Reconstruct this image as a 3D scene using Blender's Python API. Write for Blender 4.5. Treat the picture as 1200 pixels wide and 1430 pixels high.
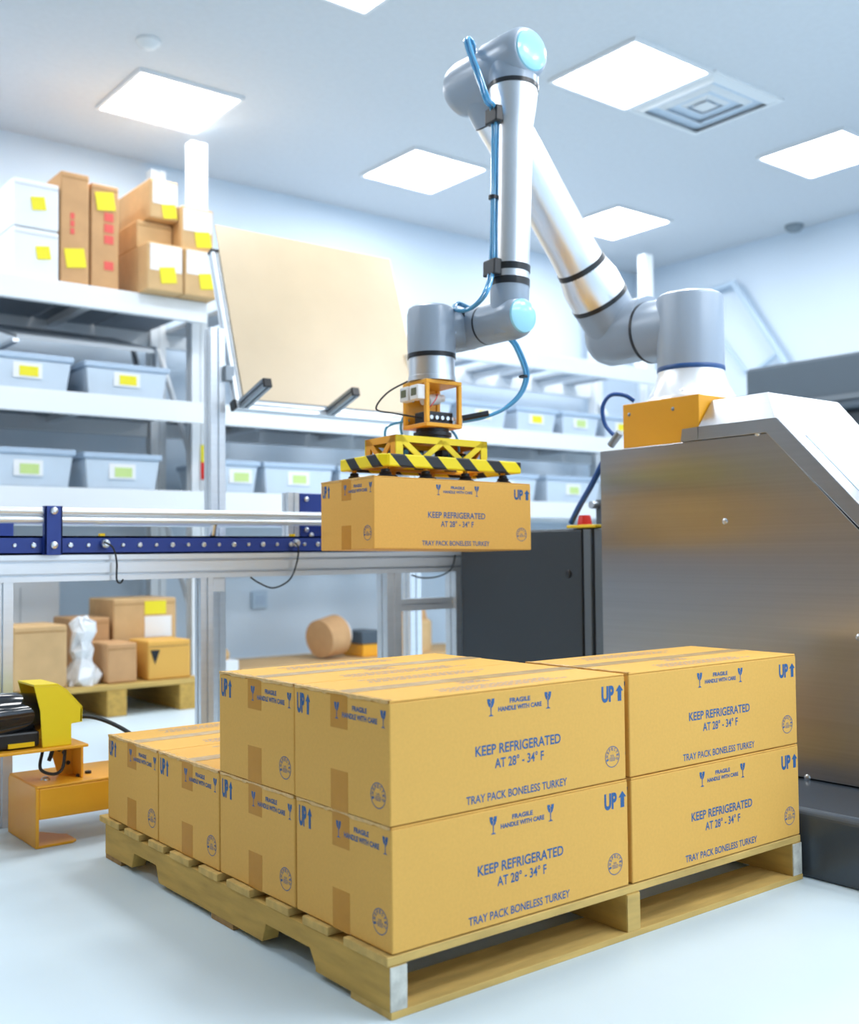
import bpy, bmesh, math, random
from mathutils import Vector, Matrix
random.seed(7)
for o in list(bpy.data.objects): bpy.data.objects.remove(o)
S = bpy.context.scene
C = S.collection
# ---------------------------------------------------------------- camera
CAM = Vector((-1.08223, -1.48849, 0.78978))
YAW, PIT, ROL, FPX = math.radians(51.7512), math.radians(2.1476), math.radians(-0.5705), 1493.4
FW = Vector((math.cos(YAW)*math.cos(PIT), math.sin(YAW)*math.cos(PIT), math.sin(PIT)))
_rt = Vector((math.sin(YAW), -math.cos(YAW), 0)); _up = _rt.cross(FW)
RT = _rt*math.cos(ROL) + _up*math.sin(ROL)
UP = -_rt*math.sin(ROL) + _up*math.cos(ROL)
cam = bpy.data.cameras.new('camera'); camo = bpy.data.objects.new('camera', cam); C.objects.link(camo)
m = Matrix((RT, UP, -FW)).transposed().to_4x4(); m.translation = CAM
camo.matrix_world = m
cam.sensor_fit = 'HORIZONTAL'; cam.sensor_width = 36; cam.lens = FPX*36/1200
cam.clip_start = .05; cam.clip_end = 60
cam.dof.use_dof = True; cam.dof.focus_distance = 2.45; cam.dof.aperture_fstop = 3.3
S.camera = camo
# ---------------------------------------------------------------- world, exposure
W = bpy.data.worlds.new('world'); S.world = W; W.use_nodes = True
W.node_tree.nodes['Background'].inputs[0].default_value = (.72, .86, 1, 1)
W.node_tree.nodes['Background'].inputs[1].default_value = .6
S.view_settings.view_transform = 'Standard'; S.view_settings.look = 'None'
S.view_settings.exposure = 0.52; S.view_settings.gamma = 1; S.view_settings.use_curve_mapping = False
PANEL_STRENGTH = 15.0

def ray(x, y): return FW + RT*((x-600)/FPX) - UP*((y-715)/FPX)
def PY(x, y, Y): r = ray(x, y); return CAM + r*((Y-CAM.y)/r.y)      # a photo direction met with the plane Y
def PZ(x, y, Z): r = ray(x, y); return CAM + r*((Z-CAM.z)/r.z)
def PXX(x, y, X): r = ray(x, y); return CAM + r*((X-CAM.x)/r.x)
# ---------------------------------------------------------------- materials
MATS = {}
def mat(name, col, rough=.5, metal=0., noise=0., nscale=20., bump=0., spec=.5, stretch=(1,1,1), col2=None, coat=0., trans=0., ior=1.45):
    mt = bpy.data.materials.new(name); mt.use_nodes = True; nt = mt.node_tree; b = nt.nodes['Principled BSDF']
    b.inputs['Base Color'].default_value = (*col, 1); b.inputs['Roughness'].default_value = rough
    b.inputs['Metallic'].default_value = metal; b.inputs['Specular IOR Level'].default_value = spec
    b.inputs['Coat Weight'].default_value = coat; b.inputs['Coat Roughness'].default_value = rough; b.inputs['Transmission Weight'].default_value = trans; b.inputs['IOR'].default_value = ior
    if noise or bump or col2:
        tc = nt.nodes.new('ShaderNodeTexCoord'); mp = nt.nodes.new('ShaderNodeMapping'); mp.inputs['Scale'].default_value = stretch
        nz = nt.nodes.new('ShaderNodeTexNoise'); nz.inputs['Scale'].default_value = nscale; nz.inputs['Detail'].default_value = 5
        nt.links.new(tc.outputs['Object'], mp.inputs[0]); nt.links.new(mp.outputs[0], nz.inputs['Vector'])
        cr = nt.nodes.new('ShaderNodeValToRGB'); cr.color_ramp.elements[0].position = .3; cr.color_ramp.elements[1].position = .7
        c2 = col2 if col2 else tuple(min(1, c*(1+noise)) for c in col)
        c1 = col if col2 else tuple(c*(1-noise) for c in col)
        cr.color_ramp.elements[0].color = (*c1, 1); cr.color_ramp.elements[1].color = (*c2, 1)
        nt.links.new(nz.outputs['Fac'], cr.inputs[0]); nt.links.new(cr.outputs[0], b.inputs['Base Color'])
        if bump:
            bp = nt.nodes.new('ShaderNodeBump'); bp.inputs['Strength'].default_value = bump; bp.inputs['Distance'].default_value = .004
            nt.links.new(nz.outputs['Fac'], bp.inputs['Height']); nt.links.new(bp.outputs[0], b.inputs['Normal'])
    MATS[name] = mt; return mt
def emis(name, col, st):
    mt = bpy.data.materials.new(name); mt.use_nodes = True; b = mt.node_tree.nodes['Principled BSDF']
    b.inputs['Base Color'].default_value = (.9, .9, .9, 1); b.inputs['Emission Color'].default_value = (*col, 1); b.inputs['Emission Strength'].default_value = st
    MATS[name] = mt; return mt
mat('floor', (.66, .80, .89), .4, noise=.05, nscale=1.3)
mat('ceiling', (.66, .70, .74), .9, noise=.02, nscale=30)
mat('wall', (.70, .81, .92), .8, noise=.01, nscale=2)
mat('wall_warm_bounce', (.80, .40, .08), .8, noise=.03, nscale=2)  # unseen left wall; orange invented to bounce warm light onto carton ends
mat('cardboard', (.78, .44, .10), .62, noise=.03, nscale=160, bump=.03, spec=.3)
mat('cardboard_edge', (.42, .23, .08), .8, noise=.1, nscale=80)
mat('brown_card', (.62, .36, .17), .75, noise=.06, nscale=12)
mat('tan_card', (.68, .45, .22), .75, noise=.06, nscale=12)
mat('tape', (.58, .27, .035), .45, noise=.04, nscale=30, bump=.1, spec=.25)
mat('clear_tape', (.66, .46, .22), .2, noise=.12, nscale=40, bump=.35, spec=.7)
mat('edge_tape', (.74, .45, .14), .24, noise=.12, nscale=90, bump=.4, spec=.5)
mat('print_blue', (.025, .115, .30), .6)
mat('print_grey', (.32, .30, .34), .6)
mat('wood', (.58, .37, .09), .75, noise=.16, nscale=7, stretch=(6, 1, 6), bump=.3)
mat('wood_x', (.62, .42, .13), .75, noise=.16, nscale=7, stretch=(1, 6, 6), bump=.3)
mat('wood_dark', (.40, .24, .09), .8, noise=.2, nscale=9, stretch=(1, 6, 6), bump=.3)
mat('end_grain', (.62, .62, .56), .85, noise=.25, nscale=40, bump=.4)
mat('alu', (.78, .83, .88), .34, .6, noise=.03, nscale=8, stretch=(.5, 8, 8))
mat('alu_dark', (.30, .34, .38), .4, .8)
mat('silver', (.84, .86, .89), .33, 1.0)
mat('robot_grey', (.33, .40, .49), .32, .1)
mat('ring_black', (.02, .023, .028), .3)
mat('ring_blue', (.03, .09, .26), .3)
mat('cap_cyan', (.33, .70, .86), .18, coat=.5)
mat('base_white', (.86, .89, .92), .28, .5)
mat('hose', (.10, .45, .80), .1, spec=.8, coat=.6, trans=.25)
mat('hose_dark', (.02, .09, .34), .3)
mat('cable', (.02, .025, .03), .5)
mat('black_plastic', (.018, .02, .024), .35)
mat('dark_gloss', (.012, .014, .018), .07, coat=.5)
mat('orange', (.90, .42, .025), .38, noise=.02, nscale=6)
mat('yellow', (.90, .62, .01), .38)
mat('yellow_hi', (.92, .70, .02), .42)
mat('white_plastic', (.85, .87, .88), .4)
mat('lcd', (.16, .17, .10), .2)
mat('red', (.80, .03, .02), .35)
mat('blue_paint', (.022, .055, .30), .38)
mat('zinc', (.72, .75, .78), .28, .9)
mat('cabinet', (.055, .066, .078), .42, .25)
mat('cabinet_edge', (.16, .19, .22), .4, .3)
mat('base_dark', (.075, .095, .12), .22, .2)
mat('board', (.57, .45, .29), .34, noise=.04, nscale=5, stretch=(1, .3, 1), spec=.8, coat=.8)
mat('rack_white', (.86, .91, .95), .5)
mat('deck_grey', (.50, .55, .60), .6)
mat('bin_grey', (.62, .73, .85), .5, noise=.03, nscale=8)
mat('bin_lid', (.45, .58, .74), .5)
mat('sticker_yellow', (.90, .80, .03), .6)
mat('sticker_white', (.90, .92, .94), .6)
mat('sticker_green', (.60, .78, .30), .6)
mat('print_red', (.80, .12, .10), .6)
mat('box_white', (.86, .90, .94), .6)
mat('pale_blue', (.52, .66, .80), .5)
mat('hood_dark', (.085, .112, .14), .5, .2)
mat('plaster', (.80, .83, .85), .6)
mat('deck_dark', (.27, .31, .36), .6)
mat('vent_dark', (.25, .30, .34), .6)
emis('panel', (1.0, 1.0, 1.0), PANEL_STRENGTH)
# brushed stainless steel, grain along Y
mt = mat('steel', (.50, .51, .53), .22, 1.0, noise=.045, nscale=5, stretch=(1, .10, 26))
nt = mt.node_tree; b = nt.nodes['Principled BSDF']; b.inputs['Anisotropic'].default_value = .85; b.inputs['Roughness'].default_value = .30
tg = nt.nodes.new('ShaderNodeTangent'); tg.direction_type = 'UV_MAP'; tg.uv_map = 'grain'; nt.links.new(tg.outputs[0], b.inputs['Tangent'])
mat('steel_cover', (.44, .46, .49), .30, 1.0, noise=.03, nscale=5, stretch=(1, .2, 20))
# hazard stripes, a printed pattern along local x + z
mt = mat('hazard', (.9, .72, .01), .4); nt = mt.node_tree; b = nt.nodes['Principled BSDF']
tc = nt.nodes.new('ShaderNodeTexCoord'); sp = nt.nodes.new('ShaderNodeSeparateXYZ'); nt.links.new(tc.outputs['Object'], sp.inputs[0])
def mth(op, a, b_=None):
    n = nt.nodes.new('ShaderNodeMath'); n.operation = op
    for i, v in enumerate((a, b_)):
        if v is None: continue
        if isinstance(v, (int, float)): n.inputs[i].default_value = v
        else: nt.links.new(v, n.inputs[i])
    return n.outputs[0]
v = mth('ADD', mth('ADD', sp.outputs[0], mth('MULTIPLY', sp.outputs[2], 1.0)), mth('MULTIPLY', sp.outputs[1], -1.0))
v = mth('GREATER_THAN', mth('FRACT', mth('MULTIPLY', mth('ADD', v, 5.035), 1/.115)), .56)
mx = nt.nodes.new('ShaderNodeMix'); mx.data_type = 'RGBA'; nt.links.new(v, mx.inputs[0])
mx.inputs[6].default_value = (.92, .74, .01, 1); mx.inputs[7].default_value = (.018, .02, .024, 1)
nt.links.new(mx.outputs[2], b.inputs['Base Color'])
# ceiling tiles: faint joint lines
# ---------------------------------------------------------------- mesh helpers
class MB:
    def __init__(s): s.v = []; s.f = []
    def add(s, vs, fs):
        n = len(s.v); s.v += [tuple(p) for p in vs]; s.f += [tuple(i+n for i in f) for f in fs]; return s
    def box(s, x0, x1, y0, y1, z0, z1):
        return s.add([(x0,y0,z0),(x1,y0,z0),(x1,y1,z0),(x0,y1,z0),(x0,y0,z1),(x1,y0,z1),(x1,y1,z1),(x0,y1,z1)],
                     [(3,2,1,0),(4,5,6,7),(0,1,5,4),(1,2,6,5),(2,3,7,6),(3,0,4,7)])
    def obox(s, c, ax, ay, az, hx, hy, hz):
        c = Vector(c); ax, ay, az = Vector(ax)*hx, Vector(ay)*hy, Vector(az)*hz
        vs = [c+ax*i+ay*j+az*k for k in (-1, 1) for i, j in ((-1,-1),(1,-1),(1,1),(-1,1))]
        return s.add(vs, [(3,2,1,0),(4,5,6,7),(0,1,5,4),(1,2,6,5),(2,3,7,6),(3,0,4,7)])
    def lathe(s, o, d, prof, n=32):
        o, d = Vector(o), Vector(d).normalized()
        a = d.orthogonal().normalized(); b_ = d.cross(a); vs = []; fs = []
        for t, r in prof:
            for i in range(n):
                an = 2*math.pi*i/n; vs.append(o+d*t+(a*math.cos(an)+b_*math.sin(an))*r)
        k = len(prof)
        for j in range(k-1):
            for i in range(n):
                i2 = (i+1) % n; fs.append((j*n+i, j*n+i2, (j+1)*n+i2, (j+1)*n+i))
        fs.append(tuple(range(n-1, -1, -1))); fs.append(tuple(range((k-1)*n, k*n)))
        return s.add(vs, fs)
    def cyl(s, p0, p1, r, n=24, bev=0.):
        p0, p1 = Vector(p0), Vector(p1); L = (p1-p0).length
        pr = [(0, r), (L, r)] if not bev else [(0, r-bev), (bev*.3, r-bev*.3), (bev, r), (L-bev, r), (L-bev*.3, r-bev*.3), (L, r-bev)]
        return s.lathe(p0, p1-p0, pr, n)
    def prism(s, poly, d):
        d = Vector(d); n = len(poly); P_ = [Vector(p) for p in poly]
        vs = P_+[p+d for p in P_]
        nrm = Vector((0, 0, 0))
        for i in range(n): nrm += P_[i].cross(P_[(i+1) % n])
        if nrm.dot(d) > 0: fs = [tuple(range(n-1, -1, -1)), tuple(range(n, 2*n))]+[(i, (i+1) % n, n+(i+1) % n, n+i) for i in range(n)]
        else: fs = [tuple(range(n)), tuple(range(2*n-1, n-1, -1))]+[((i+1) % n, i, n+i, n+(i+1) % n) for i in range(n)]
        return s.add(vs, fs)
    def tube(s, pts, r, n=10, sub=8):
        P_ = [Vector(p) for p in pts]
        if sub > 1 and len(P_) > 2:
            Q = []
            for i in range(len(P_)-1):
                a, b_, c, d = P_[max(i-1, 0)], P_[i], P_[i+1], P_[min(i+2, len(P_)-1)]
                for k in range(sub):
                    t = k/sub
                    Q.append(.5*((2*b_)+(c-a)*t+(2*a-5*b_+4*c-d)*t*t+(3*b_-a-3*c+d)*t**3))
            Q.append(P_[-1]); P_ = Q
        vs = []; fs = []; u = None
        for i, p in enumerate(P_):
            t = (P_[min(i+1, len(P_)-1)]-P_[max(i-1, 0)]).normalized()
            u = t.orthogonal().normalized() if u is None else (u-t*u.dot(t)).normalized()
            w = t.cross(u)
            for k in range(n):
                an = 2*math.pi*k/n; vs.append(p+(u*math.cos(an)+w*math.sin(an))*r)
        for j in range(len(P_)-1):
            for i in range(n):
                i2 = (i+1) % n; fs.append((j*n+i, j*n+i2, (j+1)*n+i2, (j+1)*n+i))
        fs.append(tuple(range(n-1, -1, -1))); fs.append(tuple(range((len(P_)-1)*n, len(P_)*n)))
        return s.add(vs, fs)
    def extr(s, p0, p1, side, w, h, sw=1, sh=1, slot=.008, dep=.007):
        """slotted aluminium profile from p0 to p1; side = direction of its width w, h across; sw / sh slots per face"""
        p0, p1 = Vector(p0), Vector(p1); d = (p1-p0).normalized(); a = Vector(side).normalized(); b_ = d.cross(a)
        pts = []
        def face(L, n, f):
            for k in range(n):
                c = -L/2+L*(k+.5)/n
                for q, e in ((c-slot/2, 0), (c-slot/2, dep), (c+slot/2, dep), (c+slot/2, 0)): pts.append(f(q, e))
        pts.append((-w/2, -h/2)); face(w, sw, lambda q, e: (q, -h/2+e))
        pts.append((w/2, -h/2)); face(h, sh, lambda q, e: (w/2-e, q))
        pts.append((w/2, h/2)); face(w, sw, lambda q, e: (-q, h/2-e))
        pts.append((-w/2, h/2)); face(h, sh, lambda q, e: (-w/2+e, -q))
        return s.prism([p0+a*x+b_*y for x, y in pts], p1-p0)
    def build(s, name, material, parent=None, smooth=False, bevel=0., seg=2, loc=(0,0,0), rot=None):
        me = bpy.data.meshes.new(name); me.from_pydata(s.v, [], s.f); me.update()
        me.materials.append(MATS[material])
        if smooth:
            for p in me.polygons: p.use_smooth = True
            me.set_sharp_from_angle(angle=math.radians(38))
        return link(name, me, parent, bevel, seg, loc, rot)
def link(name, me, parent=None, bevel=0., seg=2, loc=(0,0,0), rot=None):
    o = bpy.data.objects.new(name, me); C.objects.link(o); o.location = loc
    if rot: o.rotation_euler = rot
    if parent: o.parent = parent
    if bevel:
        md = o.modifiers.new('bevel', 'BEVEL'); md.width = bevel; md.segments = seg; md.limit_method = 'ANGLE'; md.angle_limit = math.radians(40)
    return o
def tag(o, label, cat, group=None):
    o['label'] = label; o['category'] = cat
    if group: o['group'] = group
    return o
def thing(name, label, cat, loc=(0,0,0), rot=(0,0,0), group=None):
    o = bpy.data.objects.new(name, None); C.objects.link(o); o.location = loc; o.rotation_euler = rot; o.empty_display_size = .1
    return tag(o, label, cat, group)
class World:
    """builder whose parts are given in world coordinates under a thing standing at `base`"""
    def __init__(s, t): s.t = t; s.o = Vector(t.location)
    def part(s, name, mb, material, parent=None, **k):
        mb.v = [tuple(Vector(p)-s.o) for p in mb.v]
        return mb.build(name, material, parent or s.t, **k)
def struct(o): o['kind'] = 'structure'; return o
# text as flat mesh
_tc = {}
def text2d(s, bold=0.):
    key = (s, bold)
    if key in _tc: return _tc[key]
    cu = bpy.data.curves.new('t', 'FONT'); cu.body = s; cu.size = 1; cu.offset = bold; cu.resolution_u = 4; cu.fill_mode = 'FRONT'
    ob = bpy.data.objects.new('t', cu); C.objects.link(ob)
    bpy.context.view_layer.update()
    me = bpy.data.meshes.new_from_object(ob.evaluated_get(bpy.context.evaluated_depsgraph_get()))
    vs = [(v_.co.x, v_.co.y) for v_ in me.vertices]; fs = [tuple(p.vertices) for p in me.polygons]
    bpy.data.objects.remove(ob); bpy.data.curves.remove(cu); bpy.data.meshes.remove(me)
    x0, x1 = min(p[0] for p in vs), max(p[0] for p in vs); y0, y1 = min(p[1] for p in vs), max(p[1] for p in vs)
    _tc[key] = ([((x-x0)/(x1-x0), (y-y0)/(y1-y0)) for x, y in vs], fs); return _tc[key]
class Flat:
    """2-D shapes collected on a face, then mapped into 3-D"""
    def __init__(s): s.v = []; s.f = []
    def poly(s, pts): n = len(s.v); s.v += pts; s.f.append(tuple(range(n, n+len(pts))))
    def text(s, t, x0, x1, y0, y1, bold=0., fn=None):
        vs, fs = text2d(t, bold); n = len(s.v)
        q = [(x0+(x1-x0)*a, y0+(y1-y0)*b_) for a, b_ in vs]
        if fn: q = [fn(*p) for p in q]
        s.v += q; s.f += [tuple(i+n for i in f) for f in fs]
    def ring(s, cx, cy, r0, r1, n=40):
        k = len(s.v)
        for i in range(n):
            a = 2*math.pi*i/n
            s.v += [(cx+r0*math.cos(a), cy+r0*math.sin(a)), (cx+r1*math.cos(a), cy+r1*math.sin(a))]
        for i in range(n):
            j = (i+1) % n; s.f.append((k+2*i, k+2*i+1, k+2*j+1, k+2*j))
    def to(s, fn):
        mb = MB(); mb.add([fn(*p) for p in s.v], s.f); return mb
def glass(F, cx, y0, y1, w):
    h = y1-y0
    F.poly([(cx-w/2, y1), (cx-w*.12, y1), (cx-w*.02, y1-h*.12), (cx-w*.16, y1-h*.2), (cx, y1-h*.28), (cx-w*.1, y1-h*.5), (cx-w*.3, y1-h*.42), (cx-w*.46, y1-h*.22)])
    F.poly([(cx+w*.06, y1), (cx+w/2, y1), (cx+w*.46, y1-h*.22), (cx+w*.28, y1-h*.44), (cx+w*.06, y1-h*.54), (cx-w*.06, y1-h*.54), (cx+w*.08, y1-h*.28), (cx-w*.06, y1-h*.2), (cx+w*.12, y1-h*.1)])
    F.poly([(cx-w*.07, y1-h*.53), (cx+w*.07, y1-h*.53), (cx+w*.06, y0+h*.08), (cx-w*.06, y0+h*.08)])
    F.poly([(cx-w*.38, y0), (cx+w*.38, y0), (cx+w*.1, y0+h*.09), (cx-w*.1, y0+h*.09)])
def up_arrow(F, x0, x1, xa, xb, y0, y1):
    F.text('UP', x0, x1, y0, y1, .045)
    c = (xa+xb)/2; w = xb-xa; h = y1-y0
    F.poly([(xa, y1-h*.38), (c-w*.24, y1-h*.38), (c-w*.24, y0), (c+w*.24, y0), (c+w*.24, y1-h*.38), (xb, y1-h*.38), (c, y1)])
def seal(F, cx, cy, r):
    F.ring(cx, cy, r*.93, r)
    for i, ch in enumerate('INSPECTED'):
        a = math.radians(200-220*i/8)
        def fn(x, y, a=a): rr = r*.58+y; return (cx+rr*math.cos(a)+x*math.sin(a), cy+rr*math.sin(a)-x*math.cos(a))
        F.text(ch, -r*.10, r*.10, 0, r*.29, .03, fn)
    F.text('U.S.', cx-r*.24, cx+r*.24, cy+r*.02, cy+r*.2, .02)
    for k, w in enumerate((.40, .44, .36)):
        y = cy-r*.12-k*r*.13; F.poly([(cx-r*w, y), (cx+r*w, y), (cx+r*w, y+r*.05), (cx-r*w, y+r*.05)])
# ================================================================ the room
H = 3.3; XR, XL, YB, YF = 6.37, -7.0, 4.93, -4.2
struct(MB().box(XL-.2, XR+.2, YF-.2, YB+.2, -.2, 0).build('floor', 'floor'))
struct(MB().box(XL-.2, XR+.2, YF-.2, YB+.2, H, H+.2).build('ceiling', 'ceiling'))
struct(MB().box(XL, XR, YB, YB+.2, 0, H).build('wall_back', 'wall'))
struct(MB().box(XR, XR+.2, YF, YB, 0, H).build('wall_right', 'wall'))
struct(MB().box(XL-.2, XL, YF, YB, 0, H).build('wall_left', 'wall_warm_bounce'))
struct(MB().box(XL, XR, YF-.2, YF, 0, H).build('wall_front', 'wall'))
# ceiling lights on their grid, plus an off-grid pair added to brighten carton fronts
LX = [-2.2, -.4, 1.42, 2.3, 3.21, 5.07]; LY = [-3.2, -1.4, .4, 2.21, 3.98]
lab = {(1.42, 2.21): 'ceiling light panel cut off by the top edge of the picture', (3.21, 2.21): 'square white ceiling light panel directly beside the air vent', (5.07, 2.21): 'bright ceiling light panel at the right edge, nearest the right wall',
       (1.42, 3.98): 'ceiling light panel above the stocked shelves at left, behind the rack post', (3.21, 3.98): 'ceiling light panel left of the robot arm, over the back wall',
       (5.07, 3.98): 'ceiling light panel half hidden behind the robot upper arm'}
for x in LX:
    for y in LY:
        if x in (-2.2, -.4, 2.3) and (x, y) not in ((2.3, -1.4), (2.3, -3.2), (-.4, 2.21), (-2.2, 2.21), (-2.2, 3.98), (-.4, 3.98)): continue  # left columns thinned to darken carton ends, some kept to light the floor
        t = thing('ceiling_light', lab.get((x, y), 'unseen square ceiling light panel assumed outside the picture'), 'ceiling light', (x, y, H), group='ceiling light panels')
        MB().add([(-.285, -.285, -.010), (-.285, .285, -.010), (.285, .285, -.010), (.285, -.285, -.010)], [(0, 1, 2, 3)]).build('diffuser', 'panel', t)
        f = MB()
        for a in (-1, 1): f.box(-.305, .305, a*.295-.01, a*.295+.01, -.018, 0); f.box(a*.295-.01, a*.295+.01, -.285, .285, -.018, 0)
        f.build('frame', 'plaster', t)
t = thing('air_vent', 'white square louvred air vent in the ceiling beside a light panel', 'vent', (3.83, 2.20, H))
for k, r in enumerate((.29, .20, .12)):
    mb = MB(); r2 = r-.045; zo = -.03+k*.006
    for i in range(4):
        c, s_ = (1, 1), (1, -1)
        q = [(-1,-1),(1,-1),(1,1),(-1,1)]; a, b_ = q[i], q[(i+1) % 4]
        mb.add([(a[0]*r, a[1]*r, zo+.026), (b_[0]*r, b_[1]*r, zo+.026), (b_[0]*r2, b_[1]*r2, zo), (a[0]*r2, a[1]*r2, zo),
                (a[0]*r, a[1]*r, zo+.029), (b_[0]*r, b_[1]*r, zo+.029), (b_[0]*r2, b_[1]*r2, zo+.003), (a[0]*r2, a[1]*r2, zo+.003)],
               [(3,2,1,0),(4,5,6,7),(0,1,5,4),(2,3,7,6)])
    mb.build('louvre', 'plaster', t)
MB().box(-.05, .05, -.05, .05, -.02, -.012).build('centre_plate', 'plaster', t)
MB().box(-.26, .26, -.26, .26, -.004, 0).build('duct_opening', 'bin_grey', t)
mb = MB()
for a in (-1, 1): mb.box(-.305, .305, a*.298-.01, a*.298+.01, -.012, 0); mb.box(a*.298-.01, a*.298+.01, -.288, .288, -.012, 0)
mb.build('frame', 'plaster', t)
t = thing('ceiling_sensor', 'small white detector on the ceiling at upper left', 'sensor', (1.035, 3.38, H))
MB().lathe((0,0,0), (0,0,-1), [(0, .06), (.012, .06), (.02, .045), (.035, .035), (.045, .015)], 20).build('housing', 'plaster', t, smooth=True)
t = thing('ceiling_sensor', 'small grey detector where the ceiling meets the right wall', 'sensor', (6.25, 3.2, H))
MB().lathe((0,0,0), (0,0,-1), [(0, .07), (.02, .07), (.045, .05), (.055, .02)], 20).build('housing', 'vent_dark', t, smooth=True)

# ================================================================ pallet
L, WD, HB, GAP = .600, .3135, .2156, .012
Z0 = .1053
t = thing('wooden_pallet', 'yellowish wooden pallet carrying the stacked cartons in front', 'pallet', (.61, .63, 0))
w = World(t)
def stringer(x0, x1):
    notch = [(0, .012), (.0, .088), (1.262, .088), (1.262, .012), (1.09, .012), (1.075, .05), (.945, .05), (.93, .012), (.435, .012), (.42, .05), (.255, .05), (.235, .02), (.235, .012)]
    return MB().prism([(x0, y, z) for y, z in notch], (x1-x0, 0, 0))
for x0, x1 in ((-.005, .032), (.592, .632), (1.178, 1.215)):
    so = w.part('stringer', stringer(x0, x1), 'wood', bevel=.0015)
    w.part('end_face', MB().box(x0+.001, x1-.001, -.002, .001, .013, .087), 'wood_x' if .3 < x0 < .9 else 'end_grain', so)
yy = 0.; k = 0
for bw in (.135, .088, .088, .10, .088, .10, .088, .09, .13):
    gap = [.055, .05, .06, .042, .05, .04, .05, .045, 0][k]
    w.part('deck_board', MB().box(-.008+random.uniform(-.004, .004), 1.217+random.uniform(-.004, .004), yy, yy+bw, .0885, .1045), ('wood_x', 'wood_x', 'wood_x')[k % 3], bevel=.002)
    yy += bw+gap; k += 1
for y0, y1 in ((-.003, .12), (.56, .66), (1.16, 1.262)):
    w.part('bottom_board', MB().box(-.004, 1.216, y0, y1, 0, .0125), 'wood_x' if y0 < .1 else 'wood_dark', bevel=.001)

# ================================================================ cartons
def carton_meshes():
    ms = []
    lx, ly = L/2, WD/2-.0012
    # body, flaps, prints, tapes as (name, mesh, bevel)
    def mk(mb, name, material, smooth=False):
        me = bpy.data.meshes.new(name); me.from_pydata(mb.v, [], mb.f); me.update(); me.materials.append(MATS[material]); return me
    ms.append(('carton_body', mk(MB().box(-lx, lx, -ly, ly, .0008, HB-.0042), 'b', 'cardboard'), .003))
    for s_ in (-1, 1):
        y0, y1 = sorted((s_*.0012, s_*(ly-.0005)))
        ms.append(('top_flap', mk(MB().box(-lx+.001, lx-.001, y0, y1, HB-.0042, HB-.0008), 'f', 'cardboard'), .0015))
    def pr(name, fn, end=False):
        F = Flat(); fn(F)
        ms.append((name, mk(F.to((lambda x, y: (-lx-.0004, ly+.0012-x, y)) if end else (lambda x, y: (x-lx, -ly-.0004, y))), 'p', 'print_blue'), 0))
    pr('temperature_text', lambda F: (F.text('KEEP REFRIGERATED', .193, .412, .0955, .1145, .018), F.text('AT 28\u00b0 - 34\u00b0 F', .240, .366, .069, .088, .018)))
    pr('contents_text', lambda F: F.text('TRAY PACK BONELESS TURKEY', .170, .428, .012, .027, .014))
    pr('fragile_text', lambda F: (F.text('FRAGILE', .279, .332, .1855, .1945, .035), F.text('HANDLE WITH CARE', .250, .362, .172, .181, .035)))
    for gx in (.232, .379): pr('glass_symbol', lambda F: glass(F, gx, .1655, .1975, .018))
    pr('up_arrow_mark', lambda F: up_arrow(F, .530, .567, .572, .595, .161, .194)); pr('inspection_seal', lambda F: seal(F, .559, .0505, .0215))
    pr('up_arrow_mark', lambda F: up_arrow(F, .012, .039, .043, .059, .163, .202), True); pr('inspection_seal', lambda F: seal(F, .278, .049, .0225), True)
    pr('fragile_text', lambda F: (F.text('FRAGILE', .200, .246, .186, .1955, .035), F.text('HANDLE WITH CARE', .168, .277, .171, .181, .035)), True)
    for gx in (.150, .295): pr('glass_symbol', lambda F: glass(F, gx, .167, .197, .016), True)
    rnd = random.Random(3); F = Flat()
    def rows(x0, x1, y0, n, dy, hh):
        for i in range(n):
            x = x0+rnd.uniform(0, .02); e = x1-rnd.uniform(0, .05)
            while x < e:
                q = rnd.uniform(.006, .02); F.poly([(x, y0+i*dy), (x+q, y0+i*dy), (x+q, y0+i*dy+hh), (x, y0+i*dy+hh)]); x += q+.004
    rows(.12, .44, .235, 4, .0125, .005); rows(.14, .46, .025, 4, .0125, .005); rows(.25, .34, .105, 4, .009, .004)
    F.poly([(.235, .1), (.35, .1), (.35, .1015), (.235, .1015)]); F.poly([(.235, .143), (.35, .143), (.35, .1445), (.235, .1445)])
    mb = F.to(lambda x, y: (x-lx, y-ly, HB-.0005)); ms.append(('top_print', mk(mb, 'p', 'print_grey'), 0))
    tw = .028
    ms.append(('top_tape', mk(MB().box(-lx-.0003, lx+.0003, -.022, .022, HB-.0006, HB-.0002), 't', 'clear_tape'), 0))
    ms.append(('end_tape', mk(MB().box(-lx-.0003, -lx, -tw, tw, .150, HB-.001), 't', 'tape'), 0))
    ms.append(('end_tape', mk(MB().box(-lx-.0003, -lx, -tw, tw, .001, .074), 't', 'tape'), 0))
    rj = random.Random(11); n = 26; mb = MB(); top_, mid_, low_ = [], [], []
    for i in range(n+1):
        y = -ly+.002+(2*ly-.004)*i/n
        top_.append((-lx+.006+rj.uniform(0, .008), y, HB+rj.uniform(.0, .0008))); mid_.append((-lx-.0006-rj.uniform(0, .0008), y, HB-.0005+rj.uniform(0, .001))); low_.append((-lx-.0007, y, HB-.003-rj.uniform(0, .005)))
    mb.add(top_+mid_+low_, [(i, i+1, n+2+i, n+1+i) for i in range(n)]+[(n+1+i, n+2+i, 2*n+3+i, 2*n+2+i) for i in range(n)])
    ms.append(('edge_tape', mk(mb, 't', 'edge_tape'), 0))
    return ms
CM = carton_meshes()
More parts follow.
